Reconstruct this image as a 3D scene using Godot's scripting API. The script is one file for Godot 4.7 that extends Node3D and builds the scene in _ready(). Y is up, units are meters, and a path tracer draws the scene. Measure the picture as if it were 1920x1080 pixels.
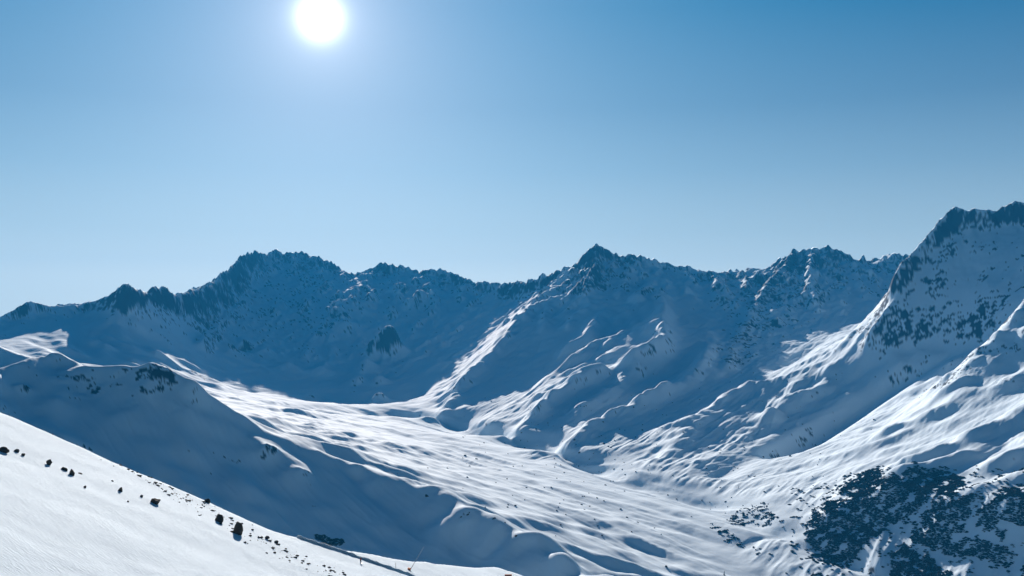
extends Node3D
# A winter valley between snow mountains, looking into the low sun. y is up, metres, the camera stands at the origin.

const F := 1884.0            # focal length in pixels of a 1920 pixel wide picture
const PITCH := 0.0424
const CELL := 12.0           # spacing of the landform grid
const GX0 := -4704.0
const NX := 784
const GZ0 := 640.0           # distance in front of the camera
const NZ := 560

var hgt := PackedFloat32Array()     # landform height
var rocky := PackedFloat32Array()   # how rocky the ground is
var rough := PackedFloat32Array()   # how hummocky the ground is
var fall := PackedFloat32Array()      # the way the slope's ribs run, in degrees from east towards the camera
var region := PackedInt32Array()    # which landform a cell belongs to
var lines := []
var noise := {}
var shoulder := Curve.new()          # where the near slope breaks away, by x
var cam_basis: Basis
const STREAK := [Vector3(0.656, 0.755, 49.0), Vector3(-0.545, 0.839, 123.0), Vector3(-0.866, 0.5, 150.0)]
var sun_dir: Vector3

# ------------------------------------------------------------------ helpers
func at(px: float, py: float, depth: float) -> Vector3:
	var v: Vector3 = cam_basis * Vector3((px - 960.0) / F, (540.0 - py) / F, -1.0)
	return v * (depth / -v.z)

func fnl(sd: int, period: float, oct: int, ridged := false) -> FastNoiseLite:
	var n := FastNoiseLite.new()
	n.seed = sd
	n.noise_type = FastNoiseLite.TYPE_SIMPLEX_SMOOTH
	n.frequency = 1.0 / period
	n.fractal_octaves = oct
	n.fractal_gain = 0.5
	n.fractal_type = FastNoiseLite.FRACTAL_RIDGED if ridged else FastNoiseLite.FRACTAL_FBM
	if oct <= 1:
		n.fractal_type = FastNoiseLite.FRACTAL_NONE
	return n

func structure(called: String, mesh: Mesh, m: Material, label := "", category := "") -> MeshInstance3D:
	var o := MeshInstance3D.new()
	o.name = called
	o.mesh = mesh
	o.material_override = m
	o.set_meta("kind", "structure")
	if label:
		o.set_meta("label", label)
		o.set_meta("category", category)
	add_child(o, true)
	return o

# a line of the landform: points are [px, py, depth]; a depth left out is carried on evenly
func line(reg: int, rock: float, hum: float, pts: Array) -> void:
	var p := []
	var known := []
	for i in pts.size():
		if pts[i].size() > 2:
			known.append(i)
	for i in pts.size():
		var d := 0.0
		if pts[i].size() > 2:
			d = pts[i][2]
		else:
			var a := 0
			var b := 0
			for k in known:
				if k < i:
					a = k
				if k > i and b == 0:
					b = k
			d = lerpf(pts[a][2], pts[b][2], float(i - a) / float(b - a))
		p.append(at(pts[i][0], pts[i][1], d))
	lines.append({"reg": reg, "ang": [49.0, 100.0, 107.0, 123.0, 125.0, 150.0, 49.0, 150.0][reg], "rock": rock, "hum": hum, "p": p})

func line_world(reg: int, rock: float, hum: float, pts: Array) -> void:
	var p := []
	for q in pts:
		p.append(Vector3(q[0], q[2], -q[1]))
	lines.append({"reg": reg, "ang": [49.0, 100.0, 107.0, 123.0, 125.0, 150.0, 49.0, 150.0][reg], "rock": rock, "hum": hum, "p": p})

# ------------------------------------------------------------------ the landform
func lay_lines() -> void:
	# regions: 0 valley, 1 left range, 2 rocky peaks, 3 pointed mountain, 4 mountain behind the bowl, 5 right mountain, 6 near left hill, 7 near right slope
	line(1, 0.75, 0.2, [[-420, 640, 4300], [-120, 615, 4300], [0, 597, 4300], [30, 580], [55, 565, 4400], [85, 575], [105, 577], [125, 572, 4700], [150, 576, 4800], [190, 563, 4600], [215, 548, 4500], [235, 536, 4420], [262, 550], [280, 560, 4620], [293, 548], [305, 541, 4750], [322, 550], [335, 556, 4880], [352, 549], [372, 552, 5150]])
	line(2, 0.74, 0.2, [[372, 552, 5150], [400, 533, 5500], [440, 497, 6000], [452, 482], [478, 471, 6500], [498, 478], [515, 467, 6800], [535, 478], [560, 472, 6900], [600, 484], [625, 495], [650, 513, 6700], [675, 512], [700, 500, 6700], [722, 494, 6700], [745, 500], [765, 504, 6700], [785, 513], [805, 508], [830, 507, 6500], [860, 518], [890, 530, 6200], [920, 531], [950, 533, 5900], [985, 531, 5700]])
	line(3, 0.8, 0.2, [[985, 531, 5700], [1020, 517], [1050, 508, 5500], [1088, 490, 5400], [1100, 470], [1117, 459, 5350], [1140, 470], [1158, 483, 5400], [1180, 480], [1205, 480, 5400], [1225, 488], [1243, 492, 5400], [1262, 500], [1290, 502], [1320, 510], [1345, 520, 5450]])
	line(4, 0.8, 0.2, [[1345, 520, 5450], [1375, 508, 5500], [1432, 507, 5500], [1450, 497], [1465, 485, 5450], [1495, 470], [1520, 468], [1555, 461, 5400], [1580, 473], [1605, 485, 5400], [1640, 488, 5400], [1690, 481, 5300], [1760, 490, 5200], [1900, 500, 5000], [2300, 480, 4800]])
	line(5, 0.1, 0.3, [[1340, 915, 2500], [1406, 866, 2700], [1479, 801, 2930], [1512, 727, 3150], [1559, 695, 3240], [1600, 663], [1637, 620, 3330]])
	line(5, 0.62, 0.1, [[1637, 620, 3330], [1660, 588], [1685, 558, 3380], [1678, 518, 3410], [1692, 492, 3440], [1718, 467, 3490], [1745, 435], [1770, 405], [1783, 392, 3550], [1800, 391], [1815, 397], [1830, 393, 3510], [1855, 397], [1880, 388], [1900, 382, 3460], [1925, 384], [1960, 372, 3360], [2100, 340, 3200], [2500, 330, 3000]])
	# spurs of the pointed mountain
	line(3, 0.25, 0.4, [[1060, 505, 5480], [1008, 545, 5050], [972, 577, 4780], [943, 620, 4500], [900, 660, 4300], [866, 693, 4100], [837, 740, 3850], [812, 772, 3700]])
	line(3, 1.0, 0.4, [[1117, 465, 5340], [1117, 500, 5150], [1100, 545, 4900]])
	line(3, 0.1, 0.5, [[1114, 545, 4900], [1117, 575, 4650], [1109, 621, 4200], [1050, 665, 4030], [1012, 689, 3900], [961, 740, 3700], [911, 794, 3450]])
	line(3, 0.1, 0.5, [[1236, 497, 5370], [1246, 555, 4650], [1243, 598, 4050], [1229, 608, 3880], [1153, 637, 3760], [1073, 693, 3600], [1000, 750, 3380], [950, 800, 3180]])
	line(3, 0.1, 0.4, [[1243, 598, 4050], [1250, 613, 3920], [1222, 650], [1192, 686, 3650], [1130, 720, 3480], [1060, 780, 3230]])
	line(3, 0.1, 0.5, [[1254, 682, 3440], [1189, 729, 3270], [1106, 760, 3120], [1040, 810, 2890], [1000, 850, 2770]])
	line(3, 0.0, 0.3, [[1090, 600, 4540], [1030, 630, 4440], [960, 680, 4310], [920, 728, 4040], [880, 775, 3740]])
	line(3, 0.0, 0.3, [[1170, 600, 4500], [1090, 648, 4200], [1020, 710, 3980], [950, 765, 3730], [890, 800, 3550]])
	line(3, 0.0, 0.3, [[1230, 645, 4060], [1170, 685, 3810], [1110, 722, 3620], [1050, 765, 3440]])
	line(3, 0.0, 0.3, [[1215, 712, 3710], [1170, 755, 3460], [1110, 798, 3210], [1060, 845, 3000]])
	# the bowl and the mountain behind it
	line(4, 0.0, 0.2, [[1285, 585, 4650], [1312, 620, 4420], [1292, 662, 4000], [1250, 722, 3600], [1205, 765, 3380]])
	line(4, 1.0, 0.3, [[1490, 472, 5420], [1470, 500], [1443, 525, 5050], [1418, 572, 4700], [1395, 610, 4400], [1377, 645, 4150], [1362, 685, 3720]])
	line(4, 0.1, 0.4, [[1362, 685, 3720], [1283, 712, 3480], [1232, 755, 3280], [1160, 801, 3050], [1090, 850, 2850]])
	line(4, 0.1, 0.4, [[1345, 590, 4590], [1330, 630, 4140], [1315, 655, 3740], [1286, 700, 3510], [1240, 735, 3340]])
	line(4, 0.1, 0.5, [[1420, 708, 3410], [1359, 722, 3280], [1310, 770, 3050], [1261, 826, 2780], [1200, 870, 2580]])
	line(4, 0.1, 0.5, [[1500, 715, 3320], [1440, 735, 3140], [1400, 780, 2940], [1330, 840, 2690], [1270, 880, 2500]])
	line(4, 0.7, 0.3, [[1520, 468, 5400], [1520, 520, 4950], [1530, 565, 4650]])
	line(4, 0.1, 0.2, [[1640, 560, 4600], [1560, 640, 4100], [1490, 690, 3750], [1430, 712, 3560]])
	line(4, 0.0, 0.3, [[1390, 715, 3620], [1340, 735, 3490], [1290, 790, 3140]])
	line(4, 0.0, 0.3, [[1440, 775, 3160], [1370, 825, 2890], [1320, 865, 2720]])
	# right mountain, its dark gully and the near slopes
	line(5, 0.2, 0.2, [[1850, 640, 2950], [1760, 700, 3080], [1680, 745, 3120], [1600, 800, 3020], [1520, 860, 2890], [1450, 900, 2730]])
	line(5, 0.45, 0.1, [[1925, 384, 3430], [1900, 440, 3290], [1862, 520, 3130], [1850, 600, 3020]])
	line(7, 0.6, 0.12, [[2250, 420, 3000], [2050, 470, 2900], [1920, 527, 2800], [1884, 585, 2740], [1830, 632, 2690], [1783, 697, 2610]])
	line(7, 0.1, 0.12, [[1783, 697, 2610], [1734, 742, 2550], [1693, 764, 2510], [1640, 800, 2470], [1589, 835, 2420], [1535, 878, 2370], [1470, 905, 2350], [1400, 930, 2340]])
	line(7, 0.0, 0.12, [[1900, 690, 2500], [1830, 750, 2390], [1740, 818, 2280], [1680, 850, 2230]])
	line(7, 0.1, 0.12, [[2150, 650, 2350], [2000, 690, 2280], [1920, 737, 2220], [1860, 765], [1803, 791, 2140], [1690, 842, 2070], [1640, 868, 2030], [1600, 895, 1990], [1560, 930, 1950], [1520, 965, 1930], [1490, 1000, 1920]])
	line(7, 0.0, 0.15, [[2150, 870, 1650], [1920, 880, 1722], [1790, 875, 1855], [1680, 880, 1947], [1600, 895, 1990]])
	line(7, 0.0, 0.2, [[1440, 985, 2080], [1470, 1010, 1960], [1520, 1060, 1820]])
	line(7, 0.1, 0.4, [[1560, 1070, 1790], [1640, 1050, 1760], [1700, 1045, 1720], [1790, 1030, 1690], [1900, 1040, 1620], [2100, 1030, 1560]])
	line_world(7, 0.0, 0.3, [[700, 1250, -560], [1000, 1000, -560], [1500, 900, -520]])
	# valley floor
	line(0, 0.0, 0.6, [[480, 752, 3900], [560, 777, 3950], [620, 784, 3980], [700, 786, 4000], [760, 796, 3930], [830, 810, 3700], [900, 832, 3450], [1000, 866, 3080], [1100, 897, 2760], [1250, 942, 2400], [1380, 986, 2150], [1500, 1047, 1920], [1600, 1088, 1800]])
	line_world(0, 0.0, 0.6, [[612, 1800, -452], [660, 1500, -490], [560, 1250, -540], [420, 900, -600]])
	# near left hill
	line(6, 0.3, 0.1, [[-420, 800, 1500], [-150, 760, 1620], [-60, 725, 1750], [0, 692, 1850], [50, 660, 1950], [100, 636, 2040], [140, 650], [187, 674, 2000], [225, 672, 1960], [270, 668, 1950], [313, 663, 1940], [340, 674], [363, 684, 1930], [403, 708, 1930], [440, 733, 1940], [480, 762, 1950], [520, 786, 1970], [560, 801, 1990], [620, 813, 2000], [690, 838, 1950], [719, 860, 1900], [814, 900, 1800], [870, 927], [933, 957, 1650], [990, 984], [1044, 1017, 1500], [1141, 1058, 1420], [1230, 1100, 1370]])
	line(6, 0.1, 0.1, [[-420, 1150, 1150], [-100, 1050, 1264], [200, 980, 1468], [400, 990, 1458], [560, 1055, 1560], [650, 1100, 1510], [760, 1135, 1450], [900, 1135, 1430], [1000, 1165, 1360], [1150, 1220, 1240]])
	line_world(6, 0.0, 0.2, [[-1100, 900, -420], [-500, 850, -480], [0, 800, -560], [350, 850, -590]])
	line(6, 0.1, 0.45, [[430, 757, 2080], [520, 772, 2300], [600, 790, 2500]])
	line(6, 0.1, 0.5, [[560, 755, 3300], [620, 790, 3100], [720, 812, 2900], [820, 845, 2600], [930, 890, 2350], [1050, 940, 2080], [1180, 1000, 1860], [1280, 1050, 1700]])
	# bench behind the left hill
	line(1, 0.1, 0.3, [[-300, 700, 3000], [0, 690, 2800], [200, 700, 2900], [330, 720, 3000], [420, 760, 3100]])
	line(1, 0.1, 0.3, [[-300, 670, 3650], [0, 650, 3700], [100, 640, 3950], [200, 632, 4000], [300, 642, 4150], [350, 655, 4350], [400, 690, 4250], [450, 735, 4100]])
	line(1, 0.1, 0.3, [[-250, 590, 3000], [-60, 618, 2950], [20, 642, 2900], [60, 662, 2860], [120, 700, 2800]])
	# spurs below the rocky peaks
	line(2, 0.3, 0.2, [[891, 543, 6050], [852, 584, 5640], [800, 615, 5430], [760, 640, 5300], [735, 660, 5120], [700, 700, 4800], [680, 740, 4530], [672, 772, 4340]])
	line(2, 0.6, 0.2, [[765, 504, 6700], [740, 530, 6300], [693, 545, 5960], [640, 570, 5660], [600, 592, 5530], [560, 612, 5420], [500, 645, 5250], [450, 680, 4950]])
	line(2, 0.68, 0.2, [[515, 470, 6780], [490, 540, 6150], [440, 580, 5550], [400, 620, 5000], [375, 642, 4600]])
	line(2, 0.1, 0.2, [[960, 560, 5750], [880, 640, 5150], [800, 720, 4650], [775, 778, 4300]])
	line(2, 0.2, 0.2, [[720, 610, 5560], [670, 670, 5040], [620, 725, 4640], [590, 772, 4340]])
	line(2, 0.2, 0.2, [[470, 610, 5300], [430, 660, 4750], [440, 710, 4400], [475, 745, 4220]])
	line(1, 0.1, 0.2, [[160, 600, 4450], [170, 628, 4000]])
	line(1, 0.1, 0.2, [[345, 590, 4800], [345, 625, 4560], [350, 652, 4360]])
	# backs of the ranges, out of sight
	line_world(1, 0.2, 0.2, [[-5400, 5600, -250], [-3000, 6000, -200], [-1500, 7100, -200], [0, 7200, -250], [1600, 6300, -250], [2600, 6000, -200], [5400, 5400, -200]])
	line_world(5, 0.2, 0.2, [[1500, 4250, 120], [1900, 4300, 0], [2600, 4100, -100], [5400, 3700, -100]])
	line_world(1, 0.1, 0.2, [[-5400, 8200, -300], [5400, 8200, -300]])
	line_world(7, 0.1, 0.2, [[3000, 2600, 300], [5000, 2500, 300]])

func relax(n: int, m: int, a: PackedFloat32Array, fixed: PackedByteArray, times: int) -> PackedFloat32Array:
	for k in times:
		for j in m:
			var b := j * n
			var up := b - n if j > 0 else b + n
			var dn := b + n if j < m - 1 else b - n
			var e := b + n - 1
			if not fixed[b]:
				a[b] = 0.25 * (2.0 * a[b + 1] + a[up] + a[dn])
			if not fixed[e]:
				a[e] = 0.25 * (2.0 * a[e - 1] + a[up + n - 1] + a[dn + n - 1])
			for i in range(1, n - 1):
				var c := b + i
				if not fixed[c]:
					# a little over-relaxed
					a[c] += 1.5 * (0.25 * (a[c - 1] + a[c + 1] + a[up + i] + a[dn + i]) - a[c])
	return a

func spread(key: String, last: int) -> PackedFloat32Array:
	# values along the lines, carried evenly to the ground between them, from a coarse grid to a fine one
	var prev := PackedFloat32Array()
	var pn := 0
	var pm := 0
	for level: int in [16, 8, 4, 2, 1]:
		if level < last:
			break
		var n: int = NX / level
		var m: int = NZ / level
		var a := PackedFloat32Array()
		a.resize(n * m)
		if pn:
			for j in m:
				var fj := clampf((j + 0.5) * pm / float(m) - 0.5, 0.0, pm - 1.001)
				var j0 := int(fj)
				var tj := fj - j0
				for i in n:
					var fi := clampf((i + 0.5) * pn / float(n) - 0.5, 0.0, pn - 1.001)
					var i0 := int(fi)
					var ti := fi - i0
					var c := j0 * pn + i0
					a[j * n + i] = lerpf(lerpf(prev[c], prev[c + 1], ti), lerpf(prev[c + pn], prev[c + pn + 1], ti), tj)
		var fixed := PackedByteArray()
		fixed.resize(n * m)
		var step: float = CELL * level
		for l in lines:
			for s in l.p.size() - 1:
				var p: Vector3 = l.p[s]
				var q: Vector3 = l.p[s + 1]
				var k := int(ceil(Vector2(p.x - q.x, p.z - q.z).length() / (step * 0.4))) + 1
				for t in k + 1:
					var w: Vector3 = p.lerp(q, float(t) / k)
					var i := int((w.x - GX0) / step)
					var j := int((-w.z - GZ0) / step)
					if i < 0 or j < 0 or i >= n or j >= m:
						continue
					fixed[j * n + i] = 1
					a[j * n + i] = w.y if key == "h" else l[key]
		var rounds: int = {16: 250, 8: 120, 4: 70, 2: 45, 1: 30}[level]
		prev = relax(n, m, a, fixed, rounds)
		pn = n
		pm = m
	while last > 1:
		# up to the full grid
		var n := pn * 2
		var m := pm * 2
		var a := PackedFloat32Array()
		a.resize(n * m)
		for j in m:
			var fj := clampf(j * 0.5 - 0.25, 0.0, pm - 1.001)
			var j0 := int(fj)
			var tj := fj - j0
			for i in n:
				var fi := clampf(i * 0.5 - 0.25, 0.0, pn - 1.001)
				var i0 := int(fi)
				var ti := fi - i0
				var c := j0 * pn + i0
				a[j * n + i] = lerpf(lerpf(prev[c], prev[c + 1], ti), lerpf(prev[c + pn], prev[c + pn + 1], ti), tj)
		prev = a
		pn = n
		pm = m
		last /= 2
	return prev

func claim_regions() -> void:
	# each cell belongs to the landform whose line lies nearest
	var level := 2
	var n := NX / level
	var m := NZ / level
	var reg := PackedInt32Array()
	reg.resize(n * m)
	reg.fill(-1)
	var queue := PackedInt32Array()
	for l in lines:
		for s in l.p.size() - 1:
			var p: Vector3 = l.p[s]
			var q: Vector3 = l.p[s + 1]
			var k := int(ceil(Vector2(p.x - q.x, p.z - q.z).length() / (CELL * level * 0.4))) + 1
			for t in k + 1:
				var w: Vector3 = p.lerp(q, float(t) / k)
				var i := int((w.x - GX0) / (CELL * level))
				var j := int((-w.z - GZ0) / (CELL * level))
				if i < 0 or j < 0 or i >= n or j >= m:
					continue
				if reg[j * n + i] < 0:
					reg[j * n + i] = l.reg
					queue.append(j * n + i)
	var head := 0
	while head < queue.size():
		var c := queue[head]
		head += 1
		var i := c % n
		if i > 0 and reg[c - 1] < 0:
			reg[c - 1] = reg[c]
			queue.append(c - 1)
		if i < n - 1 and reg[c + 1] < 0:
			reg[c + 1] = reg[c]
			queue.append(c + 1)
		if c >= n and reg[c - n] < 0:
			reg[c - n] = reg[c]
			queue.append(c - n)
		if c < n * (m - 1) and reg[c + n] < 0:
			reg[c + n] = reg[c]
			queue.append(c + n)
	region = reg

func erode(drops: int, steps: int) -> void:
	# running snow and melt water: drops that carry the ground downhill and leave gullies and ribs
	var rng := RandomNumberGenerator.new()
	rng.seed = 77
	var before := hgt.duplicate()
	for drop in drops:
		var x := rng.randf_range(2.0, NX - 4.0)
		var y := rng.randf_range(2.0, NZ - 4.0)
		var dx := 0.0
		var dy := 0.0
		var speed := 1.0
		var water := 1.0
		var load_ := 0.0
		for s in steps:
			var i := int(x)
			var j := int(y)
			var u := x - i
			var v := y - j
			var c := j * NX + i
			var h00 := hgt[c]
			var h10 := hgt[c + 1]
			var h01 := hgt[c + NX]
			var h11 := hgt[c + NX + 1]
			var gx := (h10 - h00) * (1.0 - v) + (h11 - h01) * v
			var gy := (h01 - h00) * (1.0 - u) + (h11 - h10) * u
			dx = dx * 0.1 - gx * 0.9
			dy = dy * 0.1 - gy * 0.9
			var ln := sqrt(dx * dx + dy * dy)
			if ln < 0.0001:
				break
			dx /= ln
			dy /= ln
			var h := h00 * (1.0 - u) * (1.0 - v) + h10 * u * (1.0 - v) + h01 * (1.0 - u) * v + h11 * u * v
			x += dx
			y += dy
			if x < 2.0 or y < 2.0 or x > NX - 4.0 or y > NZ - 4.0:
				break
			var i2 := int(x)
			var j2 := int(y)
			var u2 := x - i2
			var v2 := y - j2
			var c2 := j2 * NX + i2
			var hn := hgt[c2] * (1.0 - u2) * (1.0 - v2) + hgt[c2 + 1] * u2 * (1.0 - v2) + hgt[c2 + NX] * (1.0 - u2) * v2 + hgt[c2 + NX + 1] * u2 * v2
			var dh := (hn - h) / CELL
			var cap := maxf(-dh, 0.02) * speed * water * 5.0
			if load_ > cap or dh > 0.0:
				var put := minf(dh, load_) if dh > 0.0 else (load_ - cap) * 0.3
				load_ -= put
				put *= CELL
				hgt[c] += put * (1.0 - u) * (1.0 - v)
				hgt[c + 1] += put * u * (1.0 - v)
				hgt[c + NX] += put * (1.0 - u) * v
				hgt[c + NX + 1] += put * u * v
			else:
				var take := minf((cap - load_) * 0.25, -dh)
				load_ += take
				take *= CELL
				hgt[c] -= take * (1.0 - u) * (1.0 - v)
				hgt[c + 1] -= take * u * (1.0 - v)
				hgt[c + NX] -= take * (1.0 - u) * v
				hgt[c + NX + 1] -= take * u * v
			speed = sqrt(maxf(0.0, speed * speed - dh * 4.0))
			water *= 0.985
	for c in NX * NZ:
		hgt[c] = clampf(hgt[c], before[c] - 45.0, before[c] + 12.0)

func smooth_snow(times: int, amount: float) -> void:
	# snow fills and rounds what is not rocky
	for k in times:
		var src := hgt.duplicate()
		for j in range(1, NZ - 1):
			var b := j * NX
			var far := 1.0 - 0.65 * smoothstep(4200.0, 5200.0, GZ0 + j * CELL)
			for i in range(1, NX - 1):
				var c := b + i
				var w := amount * far * (1.0 - 0.75 * rocky[c])
				hgt[c] = lerpf(src[c], 0.25 * (src[c - 1] + src[c + 1] + src[c - NX] + src[c + NX]), w)

func build_landform() -> void:
	lay_lines()
	hgt = spread("h", 1)
	rocky = spread("rock", 2)
	rough = spread("hum", 2)
	claim_regions()
	var big := fnl(11, 520.0, 4)
	var rib := fnl(13, 260.0, 4, true)
	for j in NZ:
		for i in NX:
			var c := j * NX + i
			var x := GX0 + (i + 0.5) * CELL
			var z := GZ0 + (j + 0.5) * CELL
			hgt[c] += big.get_noise_2d(x, z) * 20.0 * (1.0 - 0.6 * rough[c]) * smoothstep(1200.0, 5000.0, z)
			hgt[c] += (rib.get_noise_2d(x, z) - 0.2) * (14.0 * rocky[c] + 20.0 * smoothstep(4200.0, 5400.0, z) * (1.0 - 0.6 * rocky[c]))
	erode(520000, 70)
	smooth_snow(6, 0.6)
	hold_crests()
	outcrops()
	# wind-laid swells and ribs that run down the slopes
	fall = spread("ang", 4)
	var swell := fnl(12, 1.0, 2)
	for j in NZ:
		for i in NX:
			var c := j * NX + i
			var x := GX0 + (i + 0.5) * CELL
			var z := GZ0 + (j + 0.5) * CELL
			var amp := (2.2 + 7.0 * smoothstep(0.25, 0.6, rough[c])) * (1.0 - 0.5 * rocky[c])
			var f := fall[c]
			var sum := 0.0
			for k in 3:
				var th: float = [49.0, 123.0, 150.0][k]
				var w := 1.0 - absf(f - th) / 40.0
				if w > 0.0:
					var cx := cos(deg_to_rad(th))
					var sx := sin(deg_to_rad(th))
					var n := swell.get_noise_3d((x * cx - z * sx) / 900.0, (x * sx + z * cx) / [135.0, 185.0, 120.0][k], k * 7.3)
					sum += smoothstep(0.0, 0.8, w) * (0.45 * n + 0.55 * (0.55 - 1.6 * absf(n))) * [1.9, 2.5, 1.1][k]
			hgt[c] += amp * sum

func hold_crests() -> void:
	# the skylines keep the height they were drawn at
	var gain := PackedFloat32Array()
	var sum := PackedFloat32Array()
	var top := PackedFloat32Array()
	for a in [gain, sum, top]:
		a.resize(NX * NZ)
	gain.resize(NX * NZ)
	sum.resize(NX * NZ)
	top.resize(NX * NZ)
	for l in lines:
		if l.rock < 0.61:
			continue
		for s in l.p.size() - 1:
			var p: Vector3 = l.p[s]
			var q: Vector3 = l.p[s + 1]
			var k := int(ceil(p.distance_to(q) / 10.0)) + 1
			for t in k:
				var w: Vector3 = p.lerp(q, float(t) / k)
				var i := int((w.x - GX0) / CELL)
				var j := int((-w.z - GZ0) / CELL)
				if i < 5 or j < 5 or i >= NX - 5 or j >= NZ - 5:
					continue
				var d := w.y - hgt[j * NX + i]
				for b in range(-4, 5):
					for a in range(-4, 5):
						var c := (j + b) * NX + i + a
						var g := exp(-(a * a + b * b) / 5.0)
						gain[c] += g * d
						sum[c] += g
						top[c] = maxf(top[c], g)
	for c in NX * NZ:
		if sum[c] > 0.0:
			hgt[c] += gain[c] / sum[c] * top[c]

# rock that stands out of the snow: [px, py, radius in metres across, height, rockiness]; found on the ground along the line of sight
func outcrops() -> void:
	for o in [[642, 622, 80, 55, 0.95], [600, 632, 55, 25, 0.9], [732, 662, 58, 135, 1.05], [702, 660, 50, 75, 0.6], [688, 690, 50, 45, 0.3], [672, 720, 45, 40, 0.1], [712, 720, 40, 40, 0.1], [790, 563, 50, 60, 0.3], [765, 575, 40, 45, 0.3], [600, 700, 60, 30, 0.3], [540, 690, 60, 25, 0.3], [820, 690, 60, 25, 0.2], [711, 756, 42, 42, 1.0], [467, 660, 50, 30, 0.95], [490, 662, 60, 24, 0.9], [434, 656, 42, 22, 0.9],
			[580, 748, 42, 16, 0.7], [300, 590, 110, 30, 0.8], [250, 592, 90, 18, 0.75], [860, 590, 36, 8, 0.75],
			[1095, 530, 120, 10, 0.95], [1120, 520, 120, 0, 0.9], [1085, 545, 80, 0, 0.95], [1200, 548, 120, 8, 0.72], [1225, 560, 70, 0, 0.7], [1145, 545, 110, 0, 0.66],
			[1490, 555, 130, 12, 0.9], [1525, 545, 120, 8, 0.8], [1440, 590, 110, 10, 0.85], [1470, 650, 60, 10, 0.7], [1405, 620, 100, 8, 0.75], [1560, 500, 160, 5, 0.7],
			[1690, 600, 70, 10, 0.6], [1660, 640, 80, 14, 0.62], [1680, 690, 90, 8, 0.52], [1720, 670, 70, 6, 0.62], [1780, 690, 50, 16, 0.8], [1870, 590, 90, 8, 0.5], [1880, 720, 40, 8, 0.75], [1900, 620, 80, 4, 0.5],
			[128, 722, 34, 12, 1.0], [145, 738, 40, 0, 0.85], [212, 724, 36, 6, 0.9], [180, 735, 40, 0, 0.8], [295, 690, 50, 4, 0.85], [368, 704, 44, 8, 1.0], [265, 745, 40, 0, 0.8], [335, 755, 40, 0, 0.8], [42, 733, 14, 8, 1.1],
			[502, 845, 22, 4, 0.9], [570, 890, 20, 6, 0.8], [668, 878, 16, 8, 0.2], [880, 985, 14, 6, 0.7]]:
		var p := hit(o[0], o[1])
		var r: float = o[2]
		var n := int(r * 2.2 / CELL) + 1
		var ci := int((p.x - GX0) / CELL)
		var cj := int((-p.z - GZ0) / CELL)
		for j in range(maxi(cj - n, 0), mini(cj + n + 1, NZ)):
			for i in range(maxi(ci - n, 0), mini(ci + n + 1, NX)):
				var x := GX0 + (i + 0.5) * CELL
				var z := GZ0 + (j + 0.5) * CELL
				var w := exp(-(pow(x - p.x, 2.0) + pow(z + p.z, 2.0)) / (r * r))
				hgt[j * NX + i] += w * o[3]
				rocky[j * NX + i] = maxf(rocky[j * NX + i], w * o[4])

func hit(px: float, py: float) -> Vector3:
	# where the line of sight through a point of the photograph meets the ground
	var d := 900.0
	while d < 7200.0:
		var p := at(px, py, d)
		if p.y < ground(hgt, p.x, d):
			break
		d += 6.0
	for k in 7:
		var p := at(px, py, d)
		d += 6.0 / pow(2.0, k + 1) * (-1.0 if p.y < ground(hgt, p.x, d) else 1.0)
	return at(px, py, d)

func ground(field: PackedFloat32Array, x: float, z: float) -> float:
	# z is the distance in front of the camera; a smooth surface through the grid
	var fx := clampf((x - GX0) / CELL - 0.5, 1.0, NX - 3.0)
	var fz := clampf((z - GZ0) / CELL - 0.5, 1.0, NZ - 3.0)
	var i := int(fx)
	var j := int(fz)
	var u := fx - i
	var v := fz - j
	var u2 := u * u
	var u3 := u2 * u
	var a0 := -0.5 * u3 + u2 - 0.5 * u
	var a1 := 1.5 * u3 - 2.5 * u2 + 1.0
	var a2 := -1.5 * u3 + 2.0 * u2 + 0.5 * u
	var a3 := 0.5 * u3 - 0.5 * u2
	var v2 := v * v
	var v3 := v2 * v
	var c := (j - 1) * NX + i - 1
	var r0 := a0 * field[c] + a1 * field[c + 1] + a2 * field[c + 2] + a3 * field[c + 3]
	c += NX
	var r1 := a0 * field[c] + a1 * field[c + 1] + a2 * field[c + 2] + a3 * field[c + 3]
	c += NX
	var r2 := a0 * field[c] + a1 * field[c + 1] + a2 * field[c + 2] + a3 * field[c + 3]
	c += NX
	var r3 := a0 * field[c] + a1 * field[c + 1] + a2 * field[c + 2] + a3 * field[c + 3]
	return (-0.5 * v3 + v2 - 0.5 * v) * r0 + (1.5 * v3 - 2.5 * v2 + 1.0) * r1 + (-1.5 * v3 + 2.0 * v2 + 0.5 * v) * r2 + (0.5 * v3 - 0.5 * v2) * r3

func plain(field: PackedFloat32Array, x: float, z: float) -> float:
	var fx := clampf((x - GX0) / CELL - 0.5, 0.0, NX - 2.0)
	var fz := clampf((z - GZ0) / CELL - 0.5, 0.0, NZ - 2.0)
	var i := int(fx)
	var j := int(fz)
	var u := fx - i
	var v := fz - j
	var c := j * NX + i
	return lerpf(lerpf(field[c], field[c + 1], u), lerpf(field[c + NX], field[c + NX + 1], u), v)

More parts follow.
